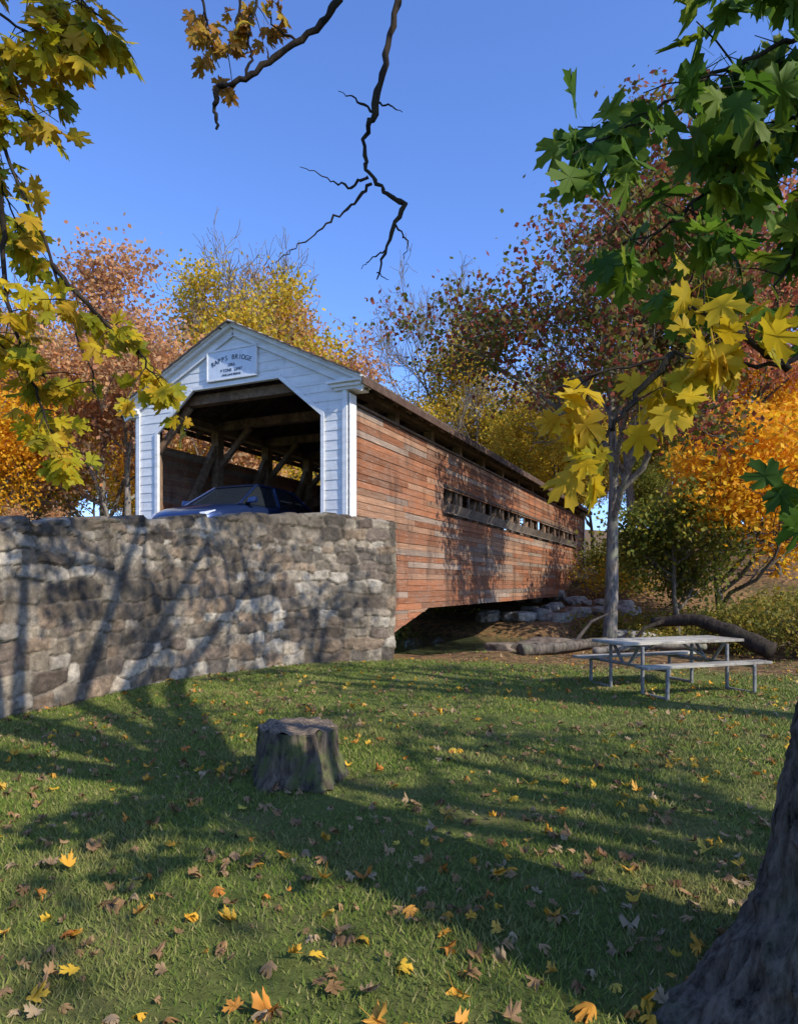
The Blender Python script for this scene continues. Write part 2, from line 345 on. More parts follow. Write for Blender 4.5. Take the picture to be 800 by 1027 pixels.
def portal(tf,sg,name):
    mb=MB(); ez=5.76; tz=PK-.09; slope=(tz-ez)/(W/2); OB,OT=5.14,6.0
    def outer(z): 
        o=0 if z<ez else (z-ez)/slope
        return o,W-o
    def opening(z):
        if z>=OT: return None
        k=0 if z<OB else (z-OB)/(OT-OB)*1.05
        return .62+k,W-.66-k
    levels=[1.9]
    while levels[-1]<7.1: levels.append(levels[-1]+.205)
    sp=(OB,ez,OT,tz)
    levels=sorted(set([round(x,3) for x in levels if min(abs(x-q) for q in sp)>.05]+list(sp)))
    for z0,z1 in zip(levels[:-1],levels[1:]):
        zz1=z1-1e-4
        a0,b0=outer(z0);a1,b1=outer(zz1)
        op0=opening(z0);op1=opening(zz1)
        spans=[((a0,a1),(b0,b1))] if op0 is None else [((a0,a1),(op0[0],op1[0])),((op0[1],op1[1]),(b0,b1))]
        for (l0,l1),(r0,r1) in spans:
            f=tf-sg*.005
            mb.hexa([(f-sg*.016,l0,z0),(f-sg*.016,r0,z0),(f+sg*.04,r0,z0),(f+sg*.04,l0,z0),(f-sg*.006,l1,z1),(f-sg*.006,r1,z1),(f+sg*.04,r1,z1),(f+sg*.04,l1,z1)])
    mb2=MB()
    def strip(p,q,wd,dep,off=0):
        p=Vector((tf-sg*(.024+dep/2+off),*p));q=Vector((tf-sg*(.024+dep/2+off),*q));d=(q-p).normalized()
        u=Vector((1,0,0)).cross(d); mb2.beam(p,q,dep,wd,up=u)
    strip((.06,1.9),(.06,5.60),.11,.03); strip((W-.06,1.9),(W-.06,5.60),.11,.03)
    strip((.585,1.9),(.585,OB+.02),.09,.028); strip((W-.625,1.9),(W-.625,OB+.02),.09,.028)
    strip((.575,OB-.02),(1.65,OT+.03),.09,.031); strip((W-.615,OB-.02),(W-1.69,OT+.03),.09,.031)
    strip((1.62,OT+.05),(W-1.66,OT+.05),.09,.026)
    for s in (0,1):
        f=lambda p:(p[0],p[1]) if s==0 else (W-p[0],p[1])
        strip(f((-.38,5.58)),f((W/2,PK-.14)),.20,.045,.002)
        strip(f((-.42,5.69)),f((W/2,PK-.03)),.08,.15,0)
        strip(f((-.42,5.75)),f((W/2,PK+.03)),.045,.22,0)
        y0,y1=(-.42,.42) if s==0 else (W-.12,W+.42)
        for k,(zz0,zz1,dd) in enumerate(((5.56,5.62,.07),(5.62,5.69,.12),(5.69,5.74,.18))):
            g_=.06*(2-k)
            xa,xb=sorted((tf-sg*(dd+.002*k),tf+sg*.35))
            mb2.box(xa,xb,y0+(g_ if s==0 else 0),y1-(g_),zz0,zz1)
    for y0,y1 in ((-.055,-.03),(W+.03,W+.055)):
        xa,xb=sorted((tf-sg*.02,tf+sg*.26)); mb2.box(xa,xb,y0,y1,1.9,5.5)
    mb.obj(name+'_boards',white_m,br); mb2.obj(name+'_trim',white_m,br,bevel=.006)
portal(0,1,'near_portal'); portal(Lb,-1,'far_portal')
sgm=simple('sign_paint',(.66,.70,.74),.5,0,6,.08,0); txm=simple('sign_letters',(.04,.045,.06),.6,0,6,.1,0)
mb=MB(); mb.box(-.075,-.045,2.25,3.55,6.17,6.78); mb.obj('sign_board',sgm,br,bevel=.004)
mb=MB()
for a in ((2.21,3.59,6.13,6.17),(2.21,3.59,6.78,6.82)): mb.box(-.09,-.04,*a)
for a in ((2.21,2.25,6.172,6.778),(3.55,3.59,6.172,6.778)): mb.box(-.09,-.04,*a)
mb.obj('sign_frame',white_m,br,bevel=.004)
def text(s,y,z,size,rot=0):
    cu=bpy.data.curves.new('t','FONT'); cu.body=s; cu.size=size; cu.align_x='CENTER'; cu.align_y='CENTER'; cu.extrude=.003; cu.offset=.0
    o=bpy.data.objects.new('sign_text',cu); o.data.materials.append(txm); link(o,br)
    o.matrix_local=Matrix.Translation((-.079,y,z))@Matrix(((0,0,-1,0),(-1,0,0,0),(0,1,0,0),(0,0,0,1)))@Matrix.Rotation(rot,4,'Z')
word="RAPPS BRIDGE"
for i,chh in enumerate(word):
    a=(i-5.5)/5.5*.40
    text(chh,2.9-1.3*math.sin(a),6.61-1.3*(1-math.cos(a)),.15,-a)
text("1866",2.9,6.45,.10); text("9 TONS   LIMIT",2.9,6.335,.09); text("ONE LANE BRIDGE",2.9,6.235,.06)
def w2l(pts): return [loc2w(t,w_,0)[:2] for t,w_ in pts]
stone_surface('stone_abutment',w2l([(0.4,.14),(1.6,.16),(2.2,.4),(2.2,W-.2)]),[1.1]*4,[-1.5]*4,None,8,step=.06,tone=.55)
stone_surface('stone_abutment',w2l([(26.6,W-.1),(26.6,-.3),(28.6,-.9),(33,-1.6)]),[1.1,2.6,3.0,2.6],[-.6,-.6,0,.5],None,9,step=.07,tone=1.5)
rm=simple('road_asphalt',(.055,.053,.05),.9,0,30,.3,.004)
mb=MB(); pts=[(0.4,.5),(-1.2,1.45),(-3.7,1.95),(-6.8,1.7),(-15.5,1.6),(-30,1.6),(-30,7.2),(0.4,7.2)]
zz=lambda t:2.38+min(0,t)*.035
top=[loc2w(t,w_,zz(t)) for t,w_ in pts]; bot=[loc2w(t,w_+(2.5 if w_>5 else 0),-.3) for t,w_ in pts]
n_=len(pts); mb.add(top+bot,[tuple(range(n_-1,-1,-1))]+[(i,(i+1)%n_,n_+(i+1)%n_,n_+i) for i in range(n_)],(.2,.2,.2)); mb.obj('road_embankment',gm)
mb=MB(); mb.add([loc2w(t,w_,zz(t)+.006) for t,w_ in ((0.3,.7),(-1.2,1.5),(-3.7,2.0),(-15.5,1.75),(-30,1.75),(-30,6.4),(0.3,5.1))],[(6,5,4,3,2,1,0)]); mb.add([loc2w(Lb,.6,FL),loc2w(Lb,5.2,FL),loc2w(60,5.2,4.3),loc2w(60,.6,4.3)],[(0,3,2,1)]); mb.obj('road',rm)
# ---------- car
car=empty('car'); 
car.location=loc2w(.6,3.1,2.4); car.rotation_euler=(0,0,TH+math.pi)
pm,n,bs=newmat('blue_car_paint'); bs.inputs['Base Color'].default_value=(.02,.04,.12,1); bs.inputs['Metallic'].default_value=.5; bs.inputs['Roughness'].default_value=.3; bs.inputs['Coat Weight'].default_value=1
gl,n,bs=newmat('car_glass'); bs.inputs['Base Color'].default_value=(.02,.025,.03,1); bs.inputs['Roughness'].default_value=.03; bs.inputs['Specular IOR Level'].default_value=.9
tyre=simple('tyre',(.02,.02,.02),.9); chrome=simple('alloy',(.6,.6,.62),.3,1,8,.05,0)
lens_m=simple('headlight_lens',(.5,.52,.55),.08,0,5,.05,0)
st=[(-2.25,.62,.42,.80),(-2.12,.80,.30,.96),(-1.5,.87,.22,1.0),(-.5,.89,.2,.97),(.5,.89,.2,.95),(1.0,.89,.2,.93),(1.6,.86,.22,.84),(2.0,.80,.25,.74),(2.2,.70,.30,.62),(2.28,.55,.38,.55)]
v=[];f=[]
for x,hw,z0,z1 in st:
    ring=[(0,z1+.03),(.5*hw,z1+.022),(.85*hw,z1-.02),(.98*hw,z1-.12),(hw,z1-.3),(hw,z0+.12),(.92*hw,z0),(0,z0)]
    ring=ring+[(-a,b) for a,b in ring[-2:0:-1]]; v+=[(x,a,b) for a,b in ring]
k=14
for i in range(len(st)-1):
    for j in range(k): f.append((i*k+j,(i+1)*k+j,(i+1)*k+(j+1)%k,i*k+(j+1)%k))
f.append(tuple(range(k))); f.append(tuple(range((len(st)-1)*k,len(st)*k))[::-1])
o=mesh_np('car_body',v,f,pm,car,None,True); m=o.modifiers.new('s','SUBSURF'); m.levels=2;m.render_levels=2
mb=MB(); mb.hexa([(-1.75,-.76,.95),(1.05,-.76,.90),(1.05,.76,.90),(-1.75,.76,.95),(-1.05,-.57,1.41),(.25,-.57,1.41),(.25,.57,1.41),(-1.05,.57,1.41)]); mb.obj('windows',gl,car,bevel=.04)
mb=MB(); mb.hexa([(-1.15,-.6,1.39),(.33,-.6,1.39),(.33,.6,1.39),(-1.15,.6,1.39),(-1.0,-.52,1.46),(.15,-.52,1.46),(.15,.52,1.46),(-1.0,.52,1.46)])
for s in (-1,1):
    mb.beam((1.12,s*.77,.90),(.28,s*.58,1.41),.06,.05); mb.beam((-1.8,s*.77,.95),(-1.08,s*.58,1.41),.1,.06); mb.beam((-.35,s*.775,.93),(-.38,s*.585,1.41),.05,.06)
    mb.hexa([(.75,s*.80,.93),(.93,s*.80,.93),(.93,s*1.0,.95),(.78,s*1.0,.95),(.75,s*.82,1.05),(.90,s*.82,1.05),(.90,s*1.0,1.07),(.78,s*1.0,1.07)] )
mb.obj('roof_and_pillars',pm,car,bevel=.02)
mb=MB();mc=MB();ml=MB()
for x in (-1.35,1.4):
    for s in (-1,1):
        mb.cyl((x,s*.68,.31),(x,s*.9,.31),.31,n=28); mc.cyl((x,s*.89,.31),(x,s*.912,.31),.2,n=20)
for s in (-1,1): ml.hexa([(2.0,s*.45,.58),(2.26,s*.45,.52),(2.16,s*.70,.55),(1.9,s*.76,.62),(2.0,s*.45,.66),(2.2,s*.45,.61),(2.1,s*.70,.64),(1.86,s*.76,.70)])
mb.box(2.2,2.32,-.4,.4,.36,.46); mb.obj('tyres',tyre,car,bevel=.02); mc.obj('wheels',chrome,car,bevel=.01); ml.obj('headlights',lens_m,car,bevel=.015)
# ---------- picnic table
pt=empty('picnic_table',(4.1,10.4,float(height(4.1,10.4))),R(20))
mb=MB()
gc=lambda:tuple(np.array([.42,.38,.30])*rng.uniform(.7,1.15))
for i in range(5): y=-.36+i*.148; mb.box(-1.12,1.12,y,y+.138,.715+.001*i,.757+.001*i,gc())
for s in (-1,1):
    for i in range(2): y=s*.74-.13+i*.135; mb.box(-1.12,1.12,y,y+.125,.43,.468,gc())
mb.obj('planks',plank_m,pt,bevel=.006)
mb=MB()
for x in (-.78,.78):
    r=.026
    for s in (-1,1):
        mb.cyl((x,s*.06,.40),(x,s*.30,.70),r); mb.cyl((x,s*.30,.70),(x,0,.702),r)
        mb.cyl((x,s*.86,.41),(x,s*.86,.0),r); mb.cyl((x,s*.36,.69),(x,s*.36,.02),r)
        mb.cyl((x,s*.87,.41),(x,0,.41),r)
    mb.cyl((x,-.87,.02),(x,-.34,.02),r); mb.cyl((x,.34,.02),(x,.87,.02),r)
    mb.cyl((x,0,.41),(x*.3,0,.70),.015)
mb.obj('tube_frame',simple('galvanised_steel',(.24,.23,.21),.6,.3,20,.3,0),pt)
# ---------- trees
def norm(a): return a/ (np.linalg.norm(a)+1e-9)
def tubes(paths):
    vs=[];fs=[];b=0
    for pts,rs,k in paths:
        pts=np.asarray(pts,float); m=len(pts)
        T=np.gradient(pts,axis=0); T/=np.linalg.norm(T,axis=1)[:,None]+1e-9
        ref=np.array([1,0,0.]) if abs(T[0][0])<.8 else np.array([0,1,0.])
        U=np.cross(T,ref);U/=np.linalg.norm(U,axis=1)[:,None]+1e-9;Vv=np.cross(T,U)
        an=np.arange(k)*2*math.pi/k
        ring=pts[:,None,:]+np.asarray(rs)[:,None,None]*(U[:,None,:]*np.cos(an)[None,:,None]+Vv[:,None,:]*np.sin(an)[None,:,None])
        vs.append(ring.reshape(-1,3))
        i=np.arange(m-1)[:,None]*k;j=np.arange(k)[None,:];j2=(j+1)%k
        fs.append(np.stack([(i+j),(i+j2),(i+k+j2),(i+k+j)],-1).reshape(-1,4)+b); b+=m*k
    return np.vstack(vs),np.vstack(fs)
def grow(seed,H,Wd,r,tf=.35,lean=(0,0),maxlev=3,ks=(9,6,5,4)):
    rg=np.random.default_rng(seed); paths=[];tips=[]
    def br_(p,d,L,r,lev):
        n=[7,5,4,3,3][lev]; pts=[p];rs=[r];dd=d
        for i in range(n):
            dd=norm(dd+rg.normal(0,[.06,.16,.2,.25,.25][lev],3)+np.array([lean[0]*.08 if lev==0 else 0,lean[1]*.08 if lev==0 else 0,.10]))
            p=p+dd*L/n; pts.append(p); rs.append(r*(1-[.75,.75,.75,.8,.8][lev]*(i+1)/n))
        paths.append((pts,rs,lev))
        if lev>=maxlev: tips.extend(pts[1:]); return
        if lev==maxlev-1: tips.append(pts[-1])
        kk=ks[lev]
        for j in range(kk):
            f=(tf+(1-tf)*(j+rg.uniform(.1,.9))/kk) if lev==0 else rg.uniform(.25,1)
            x=f*n;i=min(int(x),n-1);q=pts[i]+(pts[i+1]-pts[i])*(x-i); rr=rs[i]*.62
            dl=norm(pts[i+1]-pts[i]); pr=norm(np.cross(dl,rg.normal(0,1,3))); a=rg.uniform(.6,1.15) if lev==0 else rg.uniform(.4,1.0)
            LL=L*(.62*(1.25-.65*f) if lev==0 else rg.uniform(.42,.66))
            br_(q,norm(dl*math.cos(a)+pr*math.sin(a)),LL,max(rr,.006),lev+1)
    br_(np.zeros(3),norm(np.array([lean[0]*.3,lean[1]*.3,1.])),H*.8,r,0)
    tips=np.array(tips)
    sz=H/tips[:,2].max(); rad=np.percentile(np.hypot(tips[:,0]-tips[:,0].mean(),tips[:,1]-tips[:,1].mean()),95); sx=Wd/2/rad
    S=np.array([sx,sx,sz])
    return [(np.array(pts)*S,rs,lev) for pts,rs,lev in paths],tips*S
def quads(cent,size,rg,flat=0.):
    n=len(cent); a=rg.normal(0,1,(n,3)); a/=np.linalg.norm(a,axis=1)[:,None]; b=rg.normal(0,1,(n,3)); 
    if flat: a[:,2]*=(1-flat); b[:,2]*=(1-flat); a/=np.linalg.norm(a,axis=1)[:,None]
    b-=a*(a*b).sum(1)[:,None]; b/=np.linalg.norm(b,axis=1)[:,None]
    s=(size*rg.uniform(.6,1.25,n))[:,None]
    v=np.stack([cent-a*s*.5,cent+b*s*.36,cent+a*s*.5,cent-b*s*.36],1).reshape(-1,3)
    return v,np.arange(4*n).reshape(-1,4)
meshcache={}
def tree(name,loc,H,Wd,r,leaf,nleaf=18000,ls=.2,seed=1,lean=(0,0),tf=.35,barkm=None,sig=.4,key=None,parent=None,rz=0,maxlev=3,ks=(9,6,5,4),minr=.012,pw=1.5):
    barkm=barkm or bark
    if key is None or key not in meshcache:
        paths,tips=grow(seed,H,Wd,r,tf,lean,maxlev,ks)
        pv,pf=tubes([(p,np.maximum(rs,minr),[12,7,5,3,3][lev]) for p,rs,lev in paths])
        wood=mesh_np(name+'_wood',pv,pf,None,link_it=False,smooth=True)
        lv=None
        if nleaf:
            rg=np.random.default_rng(seed+100)
            wt=rg.random(len(tips))**pw+.03; wt/=wt.sum()
            idx=rg.choice(len(tips),nleaf,p=wt); cen=tips[idx]+rg.normal(0,sig,(nleaf,3))*np.array([1,1,.7])
            lvv,lf=quads(cen,ls,rg); lv=mesh_np(name+'_leaves',lvv,lf,None,link_it=False)
        res=(wood,lv,H)
        if key: meshcache[key]=res
    else: res=meshcache[key]
    wood,lv,H0=res; s=H/H0
    z=float(height(loc[0],loc[1]))-.08
    e=empty(name,(loc[0],loc[1],z),rz) 
    if parent: e.parent=parent
    for nm,me,mt in (('trunk_and_branches',wood,barkm),('foliage',lv,leaf)):
        if me is None: continue
        if not me.materials: me.materials.append(mt)
        o=bpy.data.objects.new(nm,me); link(o,e); o.material_slots[0].link='OBJECT'; o.material_slots[0].material=mt; o.scale=(s,s,s)
    return e
rust=leafmat('rust_leaves',[(.64,.27,.10),(.74,.38,.15),(.64,.42,.19),(.50,.21,.11)],.45,.6,.75)
yel=leafmat('yellow_leaves',[(.80,.54,.03),(.74,.48,.04),(.46,.42,.05),(.85,.44,.03)],.45,.6,.75)
org=leafmat('orange_leaves',[(.92,.48,.02),(.92,.40,.02),(.90,.60,.03),(.82,.32,.02)],.5,.6,.8)
grn=leafmat('green_leaves',[(.12,.16,.025),(.19,.23,.03),(.30,.29,.04),(.40,.32,.04)])
dred=leafmat('dark_red_leaves',[(.26,.06,.04),(.38,.10,.05),(.14,.17,.03),(.19,.20,.03),(.32,.20,.05)],.45,.5,.65)
pink=leafmat('pink_red_leaves',[(.58,.18,.10),(.66,.27,.12),(.48,.15,.08),(.60,.34,.12)],.45,.6,.75)
mixl=leafmat('mixed_leaves',[(.17,.20,.03),(.42,.33,.04),(.24,.23,.04),(.54,.32,.05)])
tree('red_leaf_tree',(6.1,19.6),16.6,10,.24,dred,26000,.17,seed=21,lean=(-.1,0),tf=.42,barkm=bark_grey,sig=.36,pw=2.6)
tree('green_leaf_tree',(10.3,25),6.5,4.6,.15,grn,8000,.18,seed=22,tf=.35,sig=.4)
tree('orange_leaf_tree',(12.6,26.5),10,9,.2,org,24000,.21,seed=23,tf=.22,sig=.5)
tree('pink_leaf_tree',(15.5,37),20.5,14,.35,pink,26000,.27,seed=24,tf=.3,sig=.55,pw=2.0)
A='kA';B='kB';Cc='kC'
tree('rust_leaf_tree',(-12.6,32),18,12,.26,rust,24000,.23,seed=31,key=A,sig=.6,tf=.25,barkm=bark_grey,pw=2.0)
tree('yellow_leaf_tree',(-12.0,43),21,12,.3,yel,30000,.27,seed=32,key=B,sig=.65,tf=.22,pw=2.0)
tree('rust_leaf_tree.001',(-18.5,31),14,10,.28,org,0,.24,key=A,rz=2,barkm=bark_grey)
tree('rust_leaf_tree.002',(-9.5,37),11,10,.28,yel,0,.24,key=A,rz=4)
tree('orange_leaf_tree.001',(-6.2,48),20.5,12,.28,rust,0,.24,key=A,rz=1)
tree('rust_leaf_tree.003',(-16.5,38),19,12,.28,rust,0,.24,key=A,rz=3,barkm=bark_grey)
tree('bare_tree',(-9.5,46),24.5,12,.30,None,0,.2,seed=41,key=Cc,maxlev=4,ks=(10,6,5,4),tf=.3,barkm=bark_grey,minr=.018)
tree('bare_tree.001',(2.4,58),27,13,.30,None,0,.2,key=Cc,rz=2,barkm=bark_grey)
tree('bare_tree.003',(13,38),23,13,.30,None,0,.2,key=Cc,rz=5,barkm=bark_grey)
tree('bare_tree.004',(-19,36),20,13,.30,None,0,.2,key=Cc,rz=5.5,barkm=bark_grey)
tree('yellow_leaf_tree.001',(6.2,56),20,11,.3,yel,0,.28,key=B,rz=1.2)
tree('yellow_leaf_tree.002',(-22,42),18,11,.3,yel,0,.28,key=B,rz=2.2)
tree('orange_leaf_tree.002',(20,36),12,11,.3,org,0,.28,key=B,rz=3.2)
tree('yellow_leaf_tree.003',(11.5,50),15,11,.3,yel,0,.28,key=B,rz=4.2)
dt=empty('distant_trees'); rg=np.random.default_rng(77)
mats=[rust,yel,grn,mixl,org,rust,yel]
for i in range(42):
    a=R(-44+88*(i+.5)/42)+rg.normal(0,.02); D=rg.uniform(58,95); x=D*math.sin(a);y=D*math.cos(a)
    tree('distant_tree',(x,y),rg.uniform(12,17),11,.3,mats[rg.integers(0,7)],0,.28,key=B if rg.random()<.6 else A,rz=rg.uniform(0,6),parent=dt)
for i,(x,y,h) in enumerate([(-15,27,6),(-11,28,5),(-19,28,7),(-7,33,6),(-4,38,6),(0,42,7),(4,46,6),(-12,24,5),(18,40,7),(22,44,8),(27,46,9),(25,38,6),(16,46,8)]):
    tree('understorey_tree',(x,y),h,7,.12,[rust,mixl,yel,mixl,grn,mixl,rust,mixl][i%8],0,.28,key=B,rz=i,parent=dt)
def shrub(name,loc,Wd,H,mat,n,ls,seed):
    rg=np.random.default_rng(seed); z=float(height(*loc)); e=empty(name,(loc[0],loc[1],z))
    paths=[];tips=[]
    for i in range(26):
        a=rg.uniform(0,6.28);rr=rg.uniform(.2,1)*Wd/2;h=H*rg.uniform(.5,1)*(1-.35*(rr/(Wd/2))**2)
        p=[np.array([math.cos(a)*rr*f**1.2,math.sin(a)*rr*f**1.2,h*f**.8])+rg.normal(0,.04,3) for f in (0,.3,.6,.85,1)]
        paths.append((p,[.02,.016,.011,.008,.004],4)); tips+=p[2:]
    pv,pf=tubes(paths); mesh_np('stems',pv,pf,bark,e)
    tips=np.array(tips); c=tips[rg.integers(0,len(tips),n)]+rg.normal(0,.22*H**.5,(n,3)); c=c[c[:,2]>.03]; lv,lf=quads(c,ls,rg); mesh_np('leaves',lv,lf,mat,e)
for i,(x,y,wd,h,mt) in enumerate([(7.6,20,2.6,1.3,mixl),(9.2,21,2.6,1.2,mixl),(8.3,17.2,2,.9,grn),(8.9,14.6,2.6,1.3,mixl),(7.8,15.6,2.0,1.0,mixl),(10.5,16,3,1.4,grn),(11,20,3,1.4,mixl),(13,23,4,1.5,yel),(8.8,27,4,1.6,mixl),(11.5,28,4,1.6,mixl),(15,26,4,1.6,grn),(1.2,31,4,1.8,grn),(-1,27,4,2.2,grn),(5,36,4,2,mixl),(17,31,4,1.6,mixl),(3,38,5,3,grn),(10.5,33,4,2.0,yel),(11,36,4,2.2,grn)]):
    shrub('shrub',(x,y),wd,h,mt,2600,.10 if y<22 else .15,200+i)
def rock(name,loc,s,seed,mat=rock_m):
    rg=np.random.default_rng(seed)
    bm=bmesh.new(); bmesh.ops.create_icosphere(bm,subdivisions=4,radius=1)
    off=Vector(rg.uniform(0,50,3))
    for v in bm.verts:
        d=1+.45*noise.noise(v.co*.9+off)+.16*noise.noise(v.co*2.5+off)+.06*noise.noise(v.co*7+off)
        q=v.co*d; q=Vector([math.copysign(min(abs(a),.85),a) for a in q]); v.co=Vector((q.x*s[0],q.y*s[1],q.z*s[2]))
    me=bpy.data.meshes.new(name); bm.to_mesh(me); bm.free(); me.materials.append(mat); me.polygons.foreach_set('use_smooth',[True]*len(me.polygons))
    o=bpy.data.objects.new(name,me); o.location=loc; o.rotation_euler=(0,0,rg.uniform(0,6)); link(o)
rg=np.random.default_rng(6)
for i in range(26):
    t=rg.uniform(14.5,22);c_=rg.uniform(-2,4.5); x,y,_=loc2w(t,-c_,0); s=rg.uniform(.2,.6); rock('boulder',(x,y,max(float(height(x,y)),-.55)+.1),(s*1.2,s,s*.6),i)
for i,(x,y,s) in enumerate([(2.4,15.9,.35),(3.0,16.0,.45),(3.6,16.6,.5),(4.6,17.3,.4)]): rock('boulder',(x,y,float(height(x,y))+.02),(s*1.3,s,s*.5),50+i,dirt_m)
def log(name,pts,r0,r1,mat,stubs=()):
    P_=np.array(pts,float); tt=np.linspace(0,len(P_)-1,26); q=np.stack([np.interp(tt,np.arange(len(P_)),P_[:,k]) for k in range(3)],1)
    for _ in range(2): q[1:-1]=(q[:-2]+q[1:-1]*2+q[2:])/4
    rr=np.linspace(r0,r1,26)*(1+.08*np.sin(np.arange(26)*1.3)); rr[0]*=.02; rr[-1]*=.02; q[0]=q[1]+(q[0]-q[1])*.05; q[-1]=q[-2]+(q[-1]-q[-2])*.05
    pv,pf=tubes([(q,rr,14)]+[(np.array(s[0]),s[1],7) for s in stubs]); mesh_np(name,pv,pf,mat,None,None,True)
hz=lambda x,y,d:(x,y,float(height(x,y))+d)
log('fallen_log',[hz(2.6,15.1,.08),hz(3.6,15.5,.16),hz(5.0,16.2,.2)],.15,.11,bark,[([hz(4,15.7,.2),hz(4.4,15.6,.7),hz(4.9,15.5,.9)],[.05,.035,.01])])
log('fallen_log.001',[hz(5.4,14.9,.65),hz(6.2,14.3,.85),hz(6.8,13.8,.65),hz(7.3,13.2,.2)],.10,.19,bark_dark,[([hz(5.9,14.7,.8),hz(5.2,14.5,.6),hz(4.9,14.4,.3)],[.06,.04,.02])])
log('fallen_log.002',[hz(4.2,15.2,.1),hz(5.6,15.1,.15),hz(6.8,14.9,.2)],.09,.07,bark_grey)
def bark_solid(name,loc,prof,mat,seed,lobes,nA=220,dz=.012,ridge=.02,lean=lambda z:(0,0),top=None):
    zs=np.arange(prof[0][0],prof[-1][0]+1e-6,dz); pz=[p[0] for p in prof];pr=[p[1] for p in prof]; v=[]
    for z in zs:
        r0=np.interp(z,pz,pr); cx,cy=lean(z); fl=max(0,1-z/.7)
        for k in range(nA):
            a=2*math.pi*k/nA
            r=r0*(1+.05*math.sin(2*a+seed))+sum(am*fl**2*max(0,math.cos((a-a0)*m_))**3*(1 if abs((a-a0+math.pi)%(2*math.pi)-math.pi)<math.pi/2/m_ else 0) for a0,am,m_ in lobes)
            p=Vector((math.cos(a)*r0*9,math.sin(a)*r0*9,z*1.6+seed)); q=Vector((math.cos(a)*r0*22,math.sin(a)*r0*22,z*5+seed))
            nn=noise.noise(p)+.6*noise.noise(q)
            r+=ridge*(1-abs(nn)*2.6)+ridge*.3*noise.noise(q*2.5)
            zt=z+(.03*noise.noise(Vector((math.cos(a)*3,math.sin(a)*3,seed))) if top and z>prof[-1][0]-.06 else 0)
            v.append((cx+math.cos(a)*r,cy+math.sin(a)*r,zt))
    m=len(zs); f=[(i*nA+k,i*nA+(k+1)%nA,(i+1)*nA+(k+1)%nA,(i+1)*nA+k) for i in range(m-1) for k in range(nA)]
    e=empty(name,loc); mesh_np('trunk',v,np.array(f),mat,e,None,True)
    if top:
        b=(m-1)*nA; c=np.mean(v[b:],axis=0); tv=[];tf_=[]
        for j,fr in enumerate((1,.96,.8,.6,.4,.2,.05)):
            for k in range(nA): 
                p=np.array(v[b+k]); q=c+(p-c)*fr; tv.append((q[0],q[1],q[2]+(.012 if 0<j else 0)+.03*noise.noise(Vector(q)*9)))
        for j in range(6):
            for k in range(nA): tf_.append((j*nA+k,j*nA+(k+1)%nA,(j+1)*nA+(k+1)%nA,(j+1)*nA+k))
        tf_=tf_+[tuple(range(6*nA,7*nA))]
        mesh_np('cut_top',tv,tf_,top,e,None,True)
    return e
topm,n,bs=newmat('cut_wood'); wv=n.nodes.new('ShaderNodeTexWave'); wv.wave_type='RINGS'; wv.rings_direction='Z'; wv.inputs['Scale'].default_value=9; wv.inputs['Distortion'].default_value=2.5; n.links.new(coords(n),wv.inputs[0])
a=noi(n,coords(n),12,7); c=mixc(n,(.14,.10,.06),(.30,.21,.13),wv.outputs['Fac']); c=mixc(n,c,(.08,.058,.038),ramp(n,a,[(.4,0.),(.6,.85)])); n.links.new(c,bs.inputs['Base Color']); bs.inputs['Roughness'].default_value=.95; bump(n,bs,a,.015)
stump_m,n,bs=newmat('mossy_bark'); a=noi(n,coords(n,(1,1,.25)),18,8,.7); b=noi(n,coords(n),5,6,.7)
c=ramp(n,a,[(.38,(.022,.016,.011)),(.62,(.18,.135,.09))]); c=mixc(n,c,(.11,.13,.03),ramp(n,b,[(.47,0.),(.60,.8)])); n.links.new(c,bs.inputs['Base Color']); bs.inputs['Roughness'].default_value=.95; bump(n,bs,a,.03,1)
bark_solid('tree_stump',(-.85,5.72,-.02),[(0,.355),(.12,.325),(.43,.305)],stump_m,3,[(.3,.07,2),(2.2,.08,2),(4.2,.12,2),(5.3,.14,3)],top=topm,ridge=.028)
fm=bark_solid('maple_tree',(1.82,2.32,-.05),[(0,.72),(.15,.64),(.4,.56),(.8,.48),(1.3,.43),(2.5,.38),(3.6,.36)],barkmat('maple_bark',(.018,.014,.010),(.17,.135,.10),(1,1,.3),22,.015),7,[(3.0,.25,2),(4.4,.22,2),(5.6,.2,2),(1.6,.2,2)],nA=300,dz=.014,ridge=.036,lean=lambda z:(.05*z*z,0))
visA=lambda p:(p[1]<=.2 or p[2]>2.2+.93*p[1] or abs(p[0])>.70*p[1]+1.2) and p[2]>2.6
visB=lambda p:p[2]>3.0 and (p[1]<.1 or abs(p[0])>.63*p[1] or p[2]>2.2+.93*p[1])
